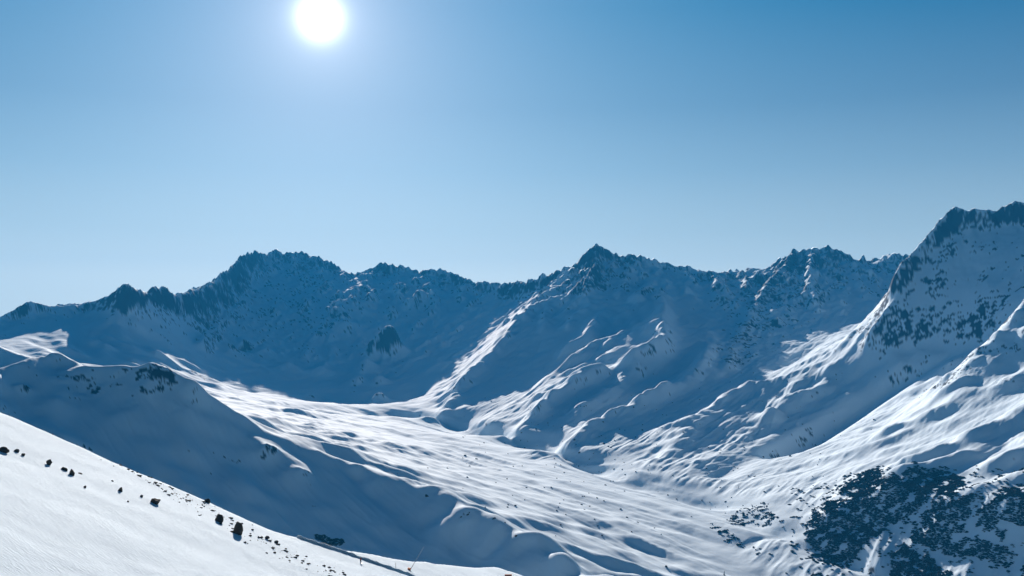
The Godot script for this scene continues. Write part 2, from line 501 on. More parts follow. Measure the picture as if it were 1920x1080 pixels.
func height_at(x: float, z: float) -> float:
	var h := ground(hgt, x, z)
	var r := plain(rocky, x, z)
	var q: float = plain(rough, x, z)
	h += noise.drift.get_noise_2d(x, z) * (0.6 + 1.5 * q)
	# streaks that run down the slope
	var f := plain(fall, x, z)
	for k in 3:
		var dirn: Vector3 = STREAK[k]
		var w := 1.0 - absf(f - dirn.z) / 40.0
		if w > 0.0:
			var a := x * dirn.x - z * dirn.y
			var b := x * dirn.y + z * dirn.x
			var n: float = noise.streak.get_noise_3d(a / 300.0, b / 40.0, k * 5.1)
			var m: float = noise.streak.get_noise_3d(a / 60.0, b / 15.0, k * 5.1 + 30.0)
			h += smoothstep(0.0, 0.8, w) * ((0.5 - 1.5 * absf(n)) * (1.6 + 1.6 * q) + m * 0.6) * [0.6, 1.5, 0.8][k]
	if r > 0.15:
		var k := smoothstep(0.15, 0.9, r)
		h += k * (noise.crag.get_noise_2d(x, z) * 6.5 + noise.chip.get_noise_2d(x, z) * 2.0)
	return h

func build_mountains(m: Material) -> void:
	var cols := 1100
	var us := PackedFloat32Array()
	for i in cols:
		us.append(lerpf(-0.63, 0.63, i / float(cols - 1)))
	var zs := PackedFloat32Array()
	var z := 800.0
	while z < 7300.0:
		zs.append(z)
		z += maxf(3.6, z * 0.0022)
	var rows := zs.size()
	var pos := PackedVector3Array()
	pos.resize(rows * cols)
	for j in rows:
		var d := zs[j]
		for i in cols:
			var x := us[i] * d
			pos[j * cols + i] = Vector3(x, height_at(x, d), -d)
	var nor := PackedVector3Array()
	nor.resize(rows * cols)
	var col := PackedColorArray()
	col.resize(rows * cols)
	var snow := Color(0.66, 0.81, 0.92)
	var stone := Color(0.022, 0.032, 0.046)
	for j in rows:
		var j0 := maxi(j - 1, 0)
		var j1 := mini(j + 1, rows - 1)
		for i in cols:
			var c := j * cols + i
			var i0 := maxi(i - 1, 0)
			var i1 := mini(i + 1, cols - 1)
			var n := (pos[j * cols + i1] - pos[j * cols + i0]).cross(pos[j1 * cols + i] - pos[j0 * cols + i]).normalized()
			nor[c] = n
			var p := pos[c]
			var r := plain(rocky, p.x, -p.z)
			var t: float = r * 0.8 + (1.0 - n.y) * 1.5 + noise.patch.get_noise_2d(p.x, p.z) * 0.6 + noise.fleck.get_noise_3d(p.x * 0.9, p.y * 1.4, p.z * 0.9) * 1.05
			col[c] = snow.lerp(stone, smoothstep(1.04, 1.14, t))
	# one mesh for each landform
	var what := [
		["valley", "broad sunlit valley floor of snow hummocks between the mountains", "valley"],
		["mountain", "long shaded snow ridge with small knobs at the far left skyline", "mountain"],
		["mountain", "jagged dark rocky massif with several summits left of centre", "mountain"],
		["mountain", "mountain with one sharp pointed summit and sunlit ribs in the centre", "mountain"],
		["mountain", "blunt rocky mountain behind the deep shaded snow bowl", "mountain"],
		["mountain", "tallest steep rock-strewn mountain on the right edge", "mountain"],
		["hill", "long dark blue shaded snow hill on the left behind the white slope", "hill"],
		["hill", "sunlit near snow slope on the right above the dark dwarf pines", "hill"]]
	var n2: int = NX / 2
	for g in 8:
		var remap := PackedInt32Array()
		remap.resize(rows * cols)
		remap.fill(-1)
		var P := PackedVector3Array()
		var N := PackedVector3Array()
		var C := PackedColorArray()
		var I := PackedInt32Array()
		for j in rows - 1:
			var rj := clampi(int((zs[j] - GZ0) / (CELL * 2.0)), 0, NZ / 2 - 1) * n2
			for i in cols - 1:
				var ri := clampi(int((us[i] * zs[j] - GX0) / (CELL * 2.0)), 0, n2 - 1)
				if region[rj + ri] != g:
					continue
				var a := j * cols + i
				for c in [a, a + 1, a + cols, a + cols + 1]:
					if remap[c] < 0:
						remap[c] = P.size()
						P.append(pos[c])
						N.append(nor[c])
						C.append(col[c])
				I.append_array([remap[a], remap[a + cols], remap[a + 1], remap[a + 1], remap[a + cols], remap[a + cols + 1]])
		if P.is_empty():
			continue
		var arr := []
		arr.resize(Mesh.ARRAY_MAX)
		arr[Mesh.ARRAY_VERTEX] = P
		arr[Mesh.ARRAY_NORMAL] = N
		arr[Mesh.ARRAY_COLOR] = C
		arr[Mesh.ARRAY_INDEX] = I
		var am := ArrayMesh.new()
		am.add_surface_from_arrays(Mesh.PRIMITIVE_TRIANGLES, arr)
		structure(what[g][0], am, m, what[g][1], what[g][2])

# ------------------------------------------------------------------ the near slope
func near_height(x: float, z: float) -> float:
	# a plane that falls to the right, then a shoulder where it breaks away to the valley: e is the distance past it
	var e := z - shoulder.sample_baked(x)
	var h := -56.4 - 0.40 * x - 0.12 * z - 0.32 * (sqrt(e * e + 4.0) + e)
	h += noise.near.get_noise_2d(x, z) * 0.8 + noise.near_fine.get_noise_2d(x * 0.8 + z * 0.3, z) * 0.025 + noise.near_mid.get_noise_2d(x, z) * 0.16
	return h

func build_near_slope(m: Material) -> void:
	shoulder.min_domain = -700.0
	shoulder.max_domain = 500.0
	shoulder.min_value = 0.0
	shoulder.max_value = 1000.0
	shoulder.bake_resolution = 1000
	for p in [[-700, 380], [-250, 352], [-177, 347], [-112, 340], [-80, 333], [-59, 348], [-40, 382], [-21, 433], [-8, 478], [6, 486], [40, 500], [500, 560]]:
		shoulder.add_point(Vector2(p[0], p[1]), 0, 0, Curve.TANGENT_LINEAR, Curve.TANGENT_LINEAR)
	var cols := 420
	var rows := 420
	var P := PackedVector3Array()
	var N := PackedVector3Array()
	var U := PackedVector2Array()
	var I := PackedInt32Array()
	for j in rows:
		var d := 30.0 * pow(900.0 / 30.0, j / float(rows - 1))
		for i in cols:
			var x := lerpf(-0.75, 0.6, i / float(cols - 1)) * d
			P.append(Vector3(x, near_height(x, d), -d))
			U.append(Vector2((x * 0.93 - d * 0.36) / 44.0, (x * 0.36 + d * 0.93) / 7.5))
	for j in rows:
		for i in cols:
			var n := (P[j * cols + mini(i + 1, cols - 1)] - P[j * cols + maxi(i - 1, 0)]).cross(P[mini(j + 1, rows - 1) * cols + i] - P[maxi(j - 1, 0) * cols + i])
			N.append(n.normalized())
	for j in rows - 1:
		for i in cols - 1:
			var a := j * cols + i
			I.append_array([a, a + cols, a + 1, a + 1, a + cols, a + cols + 1])
	var arr := []
	arr.resize(Mesh.ARRAY_MAX)
	arr[Mesh.ARRAY_VERTEX] = P
	arr[Mesh.ARRAY_NORMAL] = N
	arr[Mesh.ARRAY_TEX_UV] = U
	arr[Mesh.ARRAY_INDEX] = I
	var am := ArrayMesh.new()
	am.add_surface_from_arrays(Mesh.PRIMITIVE_TRIANGLES, arr)
	structure("ground", am, m, "bright white ski slope falling to the right in the foreground", "snow slope")

# ------------------------------------------------------------------ sky
func make_sky() -> PanoramaSkyMaterial:
	var w := 1024
	var h := 512
	var elev := [-90.0, 0.0, 3.0, 5.5, 9.0, 12.5, 18.0, 30.0, 60.0, 90.0]
	var tone := [Color(0.70, 0.75, 0.76), Color(0.70, 0.75, 0.76), Color(0.66, 0.72, 0.74), Color(0.43, 0.53, 0.61), Color(0.235, 0.355, 0.49), Color(0.11, 0.22, 0.375), Color(0.004, 0.12, 0.295), Color(0.0, 0.034, 0.13), Color(0.0, 0.012, 0.055), Color(0.0, 0.008, 0.04)]
	var im := Image.create(w, h, false, Image.FORMAT_RGBAF)
	for j in h:
		var up := (0.5 - (j + 0.5) / h) * PI
		var e := rad_to_deg(up)
		var k := 0
		while k < 8 and e > elev[k + 1]:
			k += 1
		var base: Color = tone[k].lerp(tone[k + 1], (e - elev[k]) / (elev[k + 1] - elev[k]))
		for i in w:
			var a := (i + 0.5) / w * TAU
			var dir := Vector3(sin(a) * cos(up), sin(up), -cos(a) * cos(up))
			var off := rad_to_deg(acos(clampf(dir.dot(sun_dir), -1.0, 1.0)))
			# the air is paler towards the sun than away from it
			var side := Vector2(dir.x, dir.z).normalized().dot(Vector2(sun_dir.x, sun_dir.z).normalized())
			var pale := 0.2 + 0.8 * (0.5 + 0.5 * side)
			var pale_red := 0.1 + 0.9 * pow(0.5 + 0.5 * side, 1.6)
			var disc := 2.2 * exp(-pow(off / 0.95, 2.0)) + 0.5 * exp(-off / 1.6)
			var c := Color(
				base.r * pale_red + 0.48 * exp(-off / 10.8) + disc,
				base.g * pale + 0.53 * exp(-off / 17.0) + disc,
				base.b * pale + 0.62 * exp(-off / 19.5) + disc) / 2.18
			c.a = 1.0
			im.set_pixel(i, j, c)
	var s := PanoramaSkyMaterial.new()
	s.panorama = ImageTexture.create_from_image(im)
	return s

func _ready() -> void:
	cam_basis = Basis(Vector3.RIGHT, PITCH)
	var cam := Camera3D.new()
	cam.name = "camera"
	cam.basis = cam_basis
	cam.fov = rad_to_deg(2.0 * atan(540.0 / F))
	cam.near = 1.0
	cam.far = 15000.0
	add_child(cam)
	sun_dir = at(600, 33, 1.0).normalized()
	var sun := DirectionalLight3D.new()
	sun.name = "sun"
	sun.light_energy = 1.6
	sun.light_color = Color(1.0, 0.86, 0.76).linear_to_srgb()
	sun.light_angular_distance = 0.5
	sun.shadow_enabled = true
	sun.basis = Basis.looking_at(-sun_dir, Vector3.UP)
	add_child(sun)
	var env := Environment.new()
	env.background_mode = Environment.BG_SKY
	env.sky = Sky.new()
	env.sky.sky_material = make_sky()
	env.tonemap_mode = Environment.TONE_MAPPER_LINEAR
	env.tonemap_exposure = 2.18
	env.sdfgi_enabled = true
	env.ssao_enabled = true
	env.ssil_enabled = true
	env.fog_enabled = true
	env.fog_light_color = Color(0.03, 0.42, 1.0).linear_to_srgb()
	env.fog_density = 0.000054
	var we := WorldEnvironment.new()
	we.name = "world"
	we.environment = env
	add_child(we)

	noise = {
		"drift": fnl(21, 90.0, 4), "crag": fnl(22, 130.0, 5, true), "chip": fnl(23, 26.0, 3),
		"patch": fnl(24, 150.0, 4), "fleck": fnl(25, 30.0, 5), "streak": fnl(28, 1.0, 2), "near": fnl(26, 80.0, 3), "near_fine": fnl(27, 4.0, 2), "near_mid": fnl(29, 13.0, 2)}
	noise.fleck.fractal_gain = 0.68
	build_landform()
	var snow := StandardMaterial3D.new()
	snow.resource_name = "snow_and_rock"
	snow.vertex_color_use_as_albedo = true
	snow.roughness = 0.85
	snow.metallic_specular = 0.15
	build_mountains(snow)
	var white := StandardMaterial3D.new()
	white.resource_name = "snow"
	white.albedo_color = Color(0.66, 0.81, 0.92).linear_to_srgb()
	white.roughness = 0.95
	white.metallic_specular = 0.15
	var grain := NoiseTexture2D.new()
	grain.width = 1024
	grain.height = 1024
	grain.seamless = true
	grain.noise = fnl(41, 60.0, 5)
	white.heightmap_enabled = true
	white.heightmap_texture = grain
	white.heightmap_scale = 18.0
	build_near_slope(white)
	build_things(white)

# ------------------------------------------------------------------ things
func tag(o: Node, label: String, category: String, group := "") -> Node:
	o.set_meta("label", label)
	o.set_meta("category", category)
	if group:
		o.set_meta("group", group)
	return o

func numbered(called: String) -> String:
	var n := called
	var k := 0
	while has_node(NodePath(n)):
		k += 1
		n = "%s_%03d" % [called, k]
	return n

func thing(called: String, where: Vector3, label: String, category: String, group := "") -> Node3D:
	var o := Node3D.new()
	o.name = numbered(called)
	add_child(o)
	o.position = where
	tag(o, label, category, group)
	return o

func part(called: String, mesh: Mesh, m: Material, parent: Node, t := Transform3D()) -> MeshInstance3D:
	var o := MeshInstance3D.new()
	o.name = called
	o.mesh = mesh
	o.material_override = m
	o.transform = t
	parent.add_child(o, true)
	return o

func single(called: String, mesh: Mesh, m: Material, t: Transform3D, label: String, category: String, group := "") -> MeshInstance3D:
	var o := MeshInstance3D.new()
	o.name = called
	o.mesh = mesh
	o.material_override = m
	add_child(o, true)
	o.transform = t
	tag(o, label, category, group)
	return o

func paint(c: Color, rough_ := 0.8) -> StandardMaterial3D:
	var m := StandardMaterial3D.new()
	m.albedo_color = c.linear_to_srgb()
	m.roughness = rough_
	m.metallic_specular = 0.25
	return m

func hit_near(px: float, py: float) -> Vector3:
	var d := 60.0
	while d < 560.0:
		var p := at(px, py, d)
		if p.y < near_height(p.x, d):
			break
		d += 0.5
	var q := at(px, py, d)
	q.y = near_height(q.x, d)
	return q

func pixel(p: Vector3) -> Vector2:
	var v: Vector3 = cam_basis.inverse() * p
	return Vector2(960.0 - F * v.x / v.z, 540.0 + F * v.y / v.z)

func rock_mesh(sd: int, cuts: int) -> ArrayMesh:
	# a broken block: a fine ball, its radius cut off by random planes, then roughened
	var rng := RandomNumberGenerator.new()
	rng.seed = sd
	var planes := []
	for k in cuts:
		var n := Vector3(rng.randfn(), rng.randfn() * 0.8, rng.randfn()).normalized()
		planes.append([n, rng.randf_range(0.42, 0.8)])
	var n3 := fnl(sd, 0.7, 3)
	var st := SurfaceTool.new()
	st.begin(Mesh.PRIMITIVE_TRIANGLES)
	var ball := SphereMesh.new()
	ball.radial_segments = 20
	ball.rings = 11
	var a := ball.get_mesh_arrays()
	var v: PackedVector3Array = a[Mesh.ARRAY_VERTEX]
	var idx: PackedInt32Array = a[Mesh.ARRAY_INDEX]
	for k in v.size():
		var d := v[k].normalized()
		var r := 1.0
		for pl in planes:
			var c: float = d.dot(pl[0])
			if c > 0.05:
				r = minf(r, pl[1] / c)
		v[k] = d * (r + n3.get_noise_3dv(d) * 0.10)
	st.set_smooth_group(-1)
	for k in idx:
		st.add_vertex(v[k])
	st.generate_normals()
	return st.commit()

func tuft_mesh(sd: int, blades: int, tall: float) -> ArrayMesh:
	# a dense low bush of upswept needle sprays
	var rng := RandomNumberGenerator.new()
	rng.seed = sd
	var st := SurfaceTool.new()
	st.begin(Mesh.PRIMITIVE_TRIANGLES)
	for k in blades:
		var a := rng.randf() * TAU
		var out := sqrt(rng.randf())
		var root := Vector3(cos(a), 0, sin(a)) * out * 0.75
		var tip := Vector3(cos(a), 0, sin(a)) * out * rng.randf_range(0.9, 1.3) + Vector3.UP * tall * rng.randf_range(0.45, 1.0) * (1.15 - 0.6 * out)
		tip += Vector3(rng.randfn(), 0, rng.randfn()) * 0.12
		var side := (tip - root).cross(Vector3(rng.randfn(), rng.randfn() * 0.3, rng.randfn())).normalized() * rng.randf_range(0.10, 0.2)
		var mid := root.lerp(tip, 0.55)
		for t in [[root, mid + side, mid - side], [tip, mid - side, mid + side]]:
			for q in t:
				st.add_vertex(q)
	st.generate_normals()
	return st.commit()

func build_things(white: Material) -> void:
	var rng := RandomNumberGenerator.new()
	rng.seed = 5
	var stone := paint(Color(0.055, 0.046, 0.036), 0.9)
	var stone_grain := NoiseTexture2D.new()
	stone_grain.width = 256
	stone_grain.height = 256
	stone_grain.seamless = true
	stone_grain.noise = fnl(51, 22.0, 5)
	stone.heightmap_enabled = true
	stone.heightmap_texture = stone_grain
	stone.heightmap_scale = 12.0
	stone.uv1_triplanar = true
	stone.uv1_scale = Vector3.ONE * 0.7
	build_bank(white)
	# boulders of the near slope: middle of the foot, width and height in the photograph
	var boulders := [
		[5, 847, 22, 13, "dark boulder cut by the left edge of the picture"],
		[31, 848, 14, 8, "low dark boulder second from the left edge on the white slope"],
		[43, 855, 9, 8, "small dark rock touching the lower side of the second boulder from the left"],
		[92, 872, 15, 16, "dark boulder with a blue snow hollow on its left side"],
		[121, 882, 18, 10, "left one of a pair of boulders that touch on the white slope"],
		[135, 891, 13, 16, "right taller one of a pair of boulders that touch on the white slope"],
		[151, 889, 10, 3, "thin flat rock sliver just right of the touching boulders"],
		[159, 915, 7, 7, "tiny lone rock low in the snow below the touching boulders"],
		[226, 922, 11, 12, "slanting dark boulder between the flat sliver and the wide round boulder"],
		[211, 903, 6, 3, "small flat stone above the slanting boulder"],
		[265, 932, 8, 6, "small rock just left of the wide dome shaped boulder"],
		[240, 942, 5, 4, "tiny rock below the slanting boulder on bare snow"],
		[291, 944, 22, 17, "wide dome shaped dark boulder in the middle of the white slope"],
		[409, 978, 17, 18, "square dark boulder left of the tallest boulder"],
		[443, 1001, 21, 27, "tallest upright brown boulder on the white slope"],
		[389, 943, 15, 10, "dark rock sticking out on the edge of the slope against the blue shade"],
		[381, 934, 6, 5, "small dark rock on the slope edge above the sticking out rock"],
		[500, 1011, 10, 8, "dark broken rock below the bank of the ski run"],
		[518, 1019, 10, 7, "flat dark rock strip right of the broken rock"],
		[190, 834, 9, 5, "dark rock on the upper edge of the slope against the blue hill"],
		[205, 842, 8, 5, "second dark rock lower on the upper edge of the slope"],
		[485, 1009, 5, 4, "small rock left of the dark broken rock"]]
	var k := 0
	for b in boulders:
		var p := hit_near(b[0], b[1])
		var per: float = -p.z / F
		var w: float = b[2] * per * 0.44
		var h: float = b[3] * per * 0.88
		var t := Transform3D(Basis.from_euler(Vector3(0, rng.randf() * TAU, 0)).scaled(Vector3(w * 1.3, h * 0.72, w * 1.1)), p + Vector3.UP * h * 0.2)
		t.basis = Basis(Vector3(0, 0, 1), -0.3) * t.basis
		single("boulder", rock_mesh(100 + k, 15), stone, t, b[4], "boulder", "dark boulders on the white slope")
		k += 1
	# stones along the crest strip of the near slope
	var stones := []
	for n in 5:
		stones.append(rock_mesh(200 + n, 7))
	var strip := [[95, 800], [150, 815], [215, 852], [280, 890], [345, 925], [420, 965], [480, 1003], [560, 1040], [640, 1075]]
	for n in 270:
		var f := pow(rng.randf(), 0.9) * 7.99
		var i := int(f)
		var px := lerpf(strip[i][0], strip[i + 1][0], f - i)
		var py := lerpf(strip[i][1], strip[i + 1][1], f - i)
		var up := rng.randfn() * (9.0 if i > 1 else 6.0)
		var p := hit_near(px + rng.randfn() * 10.0, py + absf(up))
		if p.z < -500.0:
			p = hit_near(px, py + 14.0)
		var r := 0.12 + 0.42 * pow(rng.randf(), 2.6)
		var t := Transform3D(Basis.from_euler(Vector3(0, rng.randf() * TAU, 0)).scaled(Vector3(r * rng.randf_range(1.0, 2.2), r * 0.7, r * rng.randf_range(0.8, 1.6))), p + Vector3.UP * r * 0.15)
		single("stone", stones[n % 5], stone, t, "small dark stone in the upper left stretch of the stony strip along the slope's edge" if f < 3.0 else "small dark stone in the middle stretch of the stony strip, near the tall boulder" if f < 5.5 else "small dark stone in the lower stretch of the stony strip beside the ski run", "stone", "small stones along the edge of the near slope")
	build_pines(rng)
	build_valley_rocks(rng, stones, stone)
	build_slope_things()

func build_bank(white: Material) -> void:
	# the ploughed snow bank along the far side of the ski run
	var ridge := [[408, 946], [440, 958], [480, 975], [536, 997], [592, 1016], [640, 1031], [676, 1044], [709, 1055], [757, 1071], [800, 1085]]
	var pts := PackedVector3Array()
	for i in ridge.size() - 1:
		for n in 12:
			pts.append(hit_near(lerpf(ridge[i][0], ridge[i + 1][0], n / 12.0), lerpf(ridge[i][1], ridge[i + 1][1], n / 12.0) + 4.0))
	var wob := fnl(61, 6.0, 2)
	var st := SurfaceTool.new()
	st.begin(Mesh.PRIMITIVE_TRIANGLES)
	var prof := [[-1.0, -0.4], [-0.7, 0.1], [-0.35, 0.75], [0.0, 1.0], [0.6, 0.95], [1.4, 0.5], [2.6, -0.6]]
	for i in pts.size():
		var ahead := pts[mini(i + 1, pts.size() - 1)] - pts[maxi(i - 1, 0)]
		var away := Vector3(ahead.z, 0, -ahead.x).normalized()
		if away.z > 0:
			away = -away
		var size := (0.85 + wob.get_noise_1d(i * 1.3) * 0.35) * smoothstep(0.0, 20.0, i) * smoothstep(0.0, 10.0, pts.size() - 1 - i)
		for q in prof:
			var p: Vector3 = pts[i] + away * q[0] * 1.1
			p.y = near_height(p.x, -p.z) + q[1] * size - (0.02 if q[1] > 0 else 0.0)
			st.set_uv(Vector2(i * 0.2, q[0] * 0.2))
			st.add_vertex(p)
	for i in pts.size() - 1:
		for q in 6:
			var a := i * 7 + q
			for c in [a, a + 1, a + 7, a + 7, a + 1, a + 8]:
				st.add_index(c)
	st.generate_normals()
	structure("snow_bank", st.commit(), white, "low ploughed snow bank along the far edge of the ski run", "snow bank")

func inside(p: Vector2, polys: Array) -> bool:
	for poly in polys:
		if Geometry2D.is_point_in_polygon(p, poly):
			return true
	return false

func ring(x0: float, y0: float, scale_: float, pts: Array) -> PackedVector2Array:
	var out := PackedVector2Array()
	for i in range(0, pts.size(), 2):
		out.append(Vector2(x0 + pts[i] / scale_, y0 + pts[i + 1] / scale_))
	return out

func build_pines(rng: RandomNumberGenerator) -> void:
	var green := paint(Color(0.022, 0.026, 0.016), 0.9)
	# outlines of the thickets, laid on the ground along the line of sight
	var c8 := 3.177
	var right := [
		ring(1400, 740, c8, [540, 575, 640, 490, 700, 470, 790, 430, 800, 490, 850, 490, 1000, 420, 1080, 440, 1160, 440, 1210, 470, 1290, 490, 1290, 530, 1220, 580, 1110, 620, 1050, 680, 970, 740, 880, 770, 760, 850, 700, 900, 640, 980, 600, 1020, 480, 1010, 400, 950, 350, 860, 370, 760, 420, 710, 500, 740, 440, 680, 480, 620, 600, 640, 640, 620]),
		ring(1400, 740, c8, [1470, 620, 1530, 540, 1720, 590, 1720, 830, 1560, 760, 1480, 740, 1540, 860, 1430, 830, 1370, 790, 1380, 720]),
		ring(1400, 740, c8, [1000, 780, 1120, 640, 1220, 590, 1340, 600, 1420, 610, 1330, 720, 1300, 810, 1200, 830, 1240, 880, 1380, 850, 1500, 890, 1600, 960, 1580, 1020, 1400, 1000, 1220, 960, 1100, 920, 990, 870]),
		ring(1400, 740, c8, [860, 990, 900, 900, 1000, 890, 1080, 950, 1130, 1020, 1220, 1070, 1200, 1120, 860, 1120]),
		ring(1400, 740, c8, [770, 390, 800, 330, 850, 320, 860, 350, 830, 400]),
		ring(1400, 740, c8, [1580, 1080, 1652, 1020, 1720, 1020, 1720, 1120, 1580, 1120])]
	var strips := [
		ring(940, 740, c8, [1225, 748, 1290, 780, 1400, 850, 1480, 912, 1380, 890, 1280, 820]),
		ring(940, 740, c8, [1500, 915, 1640, 955, 1660, 985, 1540, 945]),
		ring(940, 740, c8, [1340, 740, 1420, 690, 1560, 640, 1620, 690, 1680, 780, 1560, 775, 1400, 775])]
	var knoll := [PackedVector2Array([Vector2(590, 1001), Vector2(608, 1003), Vector2(622, 1011), Vector2(640, 1010), Vector2(646, 1017), Vector2(638, 1024), Vector2(615, 1022), Vector2(592, 1010)])]
	var gaps := fnl(71, 26.0, 3)
	var fray := fnl(72, 22.0, 3)
	var spots := []
	var tries := 0
	while tries < 190000:
		tries += 1
		var d := rng.randf_range(1350.0, 2250.0)
		var u := rng.randf_range(0.13, 0.57)
		var x := u * d
		var p := Vector3(x, height_at(x, d), -d)
		var q := pixel(p) + Vector2(fray.get_noise_2d(x, d), fray.get_noise_2d(d, x + 900.0)) * 12.0
		var g := gaps.get_noise_2d(x, d)
		var keep := 0.0
		if inside(q, right):
			keep = smoothstep(-0.42, -0.12, g)
		elif inside(q, strips):
			keep = smoothstep(-0.1, 0.25, g) * 0.8
		elif q.x > 1480 and q.y > 880 and q.x < 1930:
			keep = smoothstep(0.2, 0.55, g) * 0.25
		if rng.randf() < keep * d / 2250.0:
			spots.append([p, rng.randf_range(1.7, 3.3) * (0.9 + 0.4 * g) * (0.65 if inside(q, strips) else 1.0), 0])
	for n in 700:
		var d := rng.randf_range(1500.0, 1800.0)
		var q0 := Vector2(rng.randf_range(588, 648), rng.randf_range(1000, 1026))
		if not inside(q0, knoll):
			continue
		var p := hit(q0.x, q0.y)
		p.y = height_at(p.x, -p.z)
		spots.append([p, rng.randf_range(1.2, 2.2), 1])
	spots.sort_custom(func(a, b): return a[1] / -a[0].z > b[1] / -b[0].z)
	var kinds := [tuft_mesh(301, 60, 1.1), tuft_mesh(302, 52, 1.3), tuft_mesh(303, 66, 0.9)]
	var rest := [[], [], []]
	var singles := 0
	for n in spots.size():
		var s: Array = spots[n]
		var r: float = s[1]
		var t := Transform3D(Basis.from_euler(Vector3(0, rng.randf() * TAU, 0)).scaled(Vector3(r, r * rng.randf_range(0.7, 1.1), r)), s[0] - Vector3.UP * 0.25)
		if singles < 300 and get_viewport_like(s[0]):
			singles += 1
			if s[2] == 0:
				var where := 5
				for w in 6:
					if inside(pixel(s[0]), [right[w]]):
						where = w
						break
				single("dwarf_pine", kinds[n % 3], green, t, "low dark green dwarf pine " + ["in the large left thicket on the right slope", "in the thicket by the right edge of the picture", "in the middle thicket above the pale snow strip", "in the thicket at the bottom edge right of the valley", "in the small topmost thicket on the slope", "standing loose between the thickets of the right slope"][where], "dwarf pine", "dwarf pines on the right slope")
			else:
				single("dwarf_pine", kinds[n % 3], green, t, "low dark dwarf pine on the small knoll behind the ski run", "dwarf pine", "dwarf pines on the knoll behind the ski run")
		else:
			rest[n % 3].append(t)
	var joined := thing("dwarf_pine_thicket", Vector3.ZERO, "dark thickets of many dwarf pines covering the lower right slope", "thicket")
	joined.set_meta("kind", "stuff")
	for n in 3:
		var mm := MultiMesh.new()
		mm.transform_format = MultiMesh.TRANSFORM_3D
		mm.mesh = kinds[n]
		mm.instance_count = rest[n].size()
		for i in rest[n].size():
			mm.set_instance_transform(i, rest[n][i])
		var o := MultiMeshInstance3D.new()
		o.name = "bushes"
		o.multimesh = mm
		o.material_override = green
		o.set_meta("kind", "stuff")
		joined.add_child(o, true)
	# one small spruce on the valley floor
	var sp := hit(1358, 1079)
	var tree := thing("spruce_tree", sp, "single small dark spruce standing on the snow near the bottom edge", "tree")
	var trunk := CylinderMesh.new()
	trunk.top_radius = 0.06
	trunk.bottom_radius = 0.22
	trunk.height = 8.0
	trunk.radial_segments = 8
	part("trunk", trunk, paint(Color(0.06, 0.045, 0.03)), tree, Transform3D(Basis(), Vector3(0, 4.0, 0)))
	var st := SurfaceTool.new()
	st.begin(Mesh.PRIMITIVE_TRIANGLES)
	for n in 240:
		var f := rng.randf()
		var a := rng.randf() * TAU
		var l := (1.0 - f) * 2.0 * rng.randf_range(0.7, 1.1) + 0.2
		var root := Vector3(0, 0.7 + f * 7.4, 0)
		var tip := root + Vector3(cos(a) * l, -0.35 * l, sin(a) * l)
		var side := Vector3(-sin(a), 0.1, cos(a)) * 0.3
		for q in [root, root.lerp(tip, 0.6) + side, tip, root, tip, root.lerp(tip, 0.6) - side]:
			st.add_vertex(q)
	st.generate_normals()
	part("crown", st.commit(), green, tree)

func get_viewport_like(p: Vector3) -> bool:
	var q := pixel(p)
	return q.x > 0 and q.x < 1920 and q.y < 1084

func build_valley_rocks(rng: RandomNumberGenerator, stones: Array, stone: Material) -> void:
	# specks of rock on the sunlit flanks and the valley floor
	for n in 280:
		var q := Vector2(rng.randf_range(860, 1640), rng.randf_range(690, 1010))
		if n % 2 == 1:
			q = Vector2(1150 + rng.randfn() * 160.0, 850 + rng.randfn() * 60.0)
		var p := hit(q.x, clampf(q.y, 700, 1040))
		p.y = height_at(p.x, -p.z)
		var r := rng.randf_range(0.9, 2.2) * (1.0 + 0.6 * float(n % 7 == 0))
		single("rock", stones[n % 5], stone, Transform3D(Basis.from_euler(Vector3(0, rng.randf() * TAU, 0)).scaled(Vector3(r * 1.4, r, r)), p), "small dark rock on the sunlit ribs below the pointed mountain" if p.z < -2900.0 else "small dark rock on the snow of the lower valley floor", "rock", "dark rocks scattered over the valley")
	var b := hit(1249, 1064)
	b.y = height_at(b.x, -b.z)
	single("boulder", rock_mesh(140, 9), stone, Transform3D(Basis().scaled(Vector3(2.6, 3.2, 2.6)), b), "lone dark boulder with a long shadow on the valley hummocks at the bottom", "boulder")

func rod(r0: float, r1: float, length: float) -> CylinderMesh:
	var c := CylinderMesh.new()
	c.bottom_radius = r0
	c.top_radius = r1
	c.height = length
	c.radial_segments = 10
	c.rings = 1
	return c

func between(a: Vector3, b: Vector3) -> Transform3D:
	var y := (b - a).normalized()
	var x := y.cross(Vector3(0.3, 0.2, 1.0)).normalized()
	return Transform3D(Basis(x, y, x.cross(y)), (a + b) * 0.5)

func bar(called: String, a: Vector3, b: Vector3, r0: float, r1: float, m: Material, parent: Node) -> void:
	part(called, rod(r0, r1, a.distance_to(b)), m, parent, between(a, b))

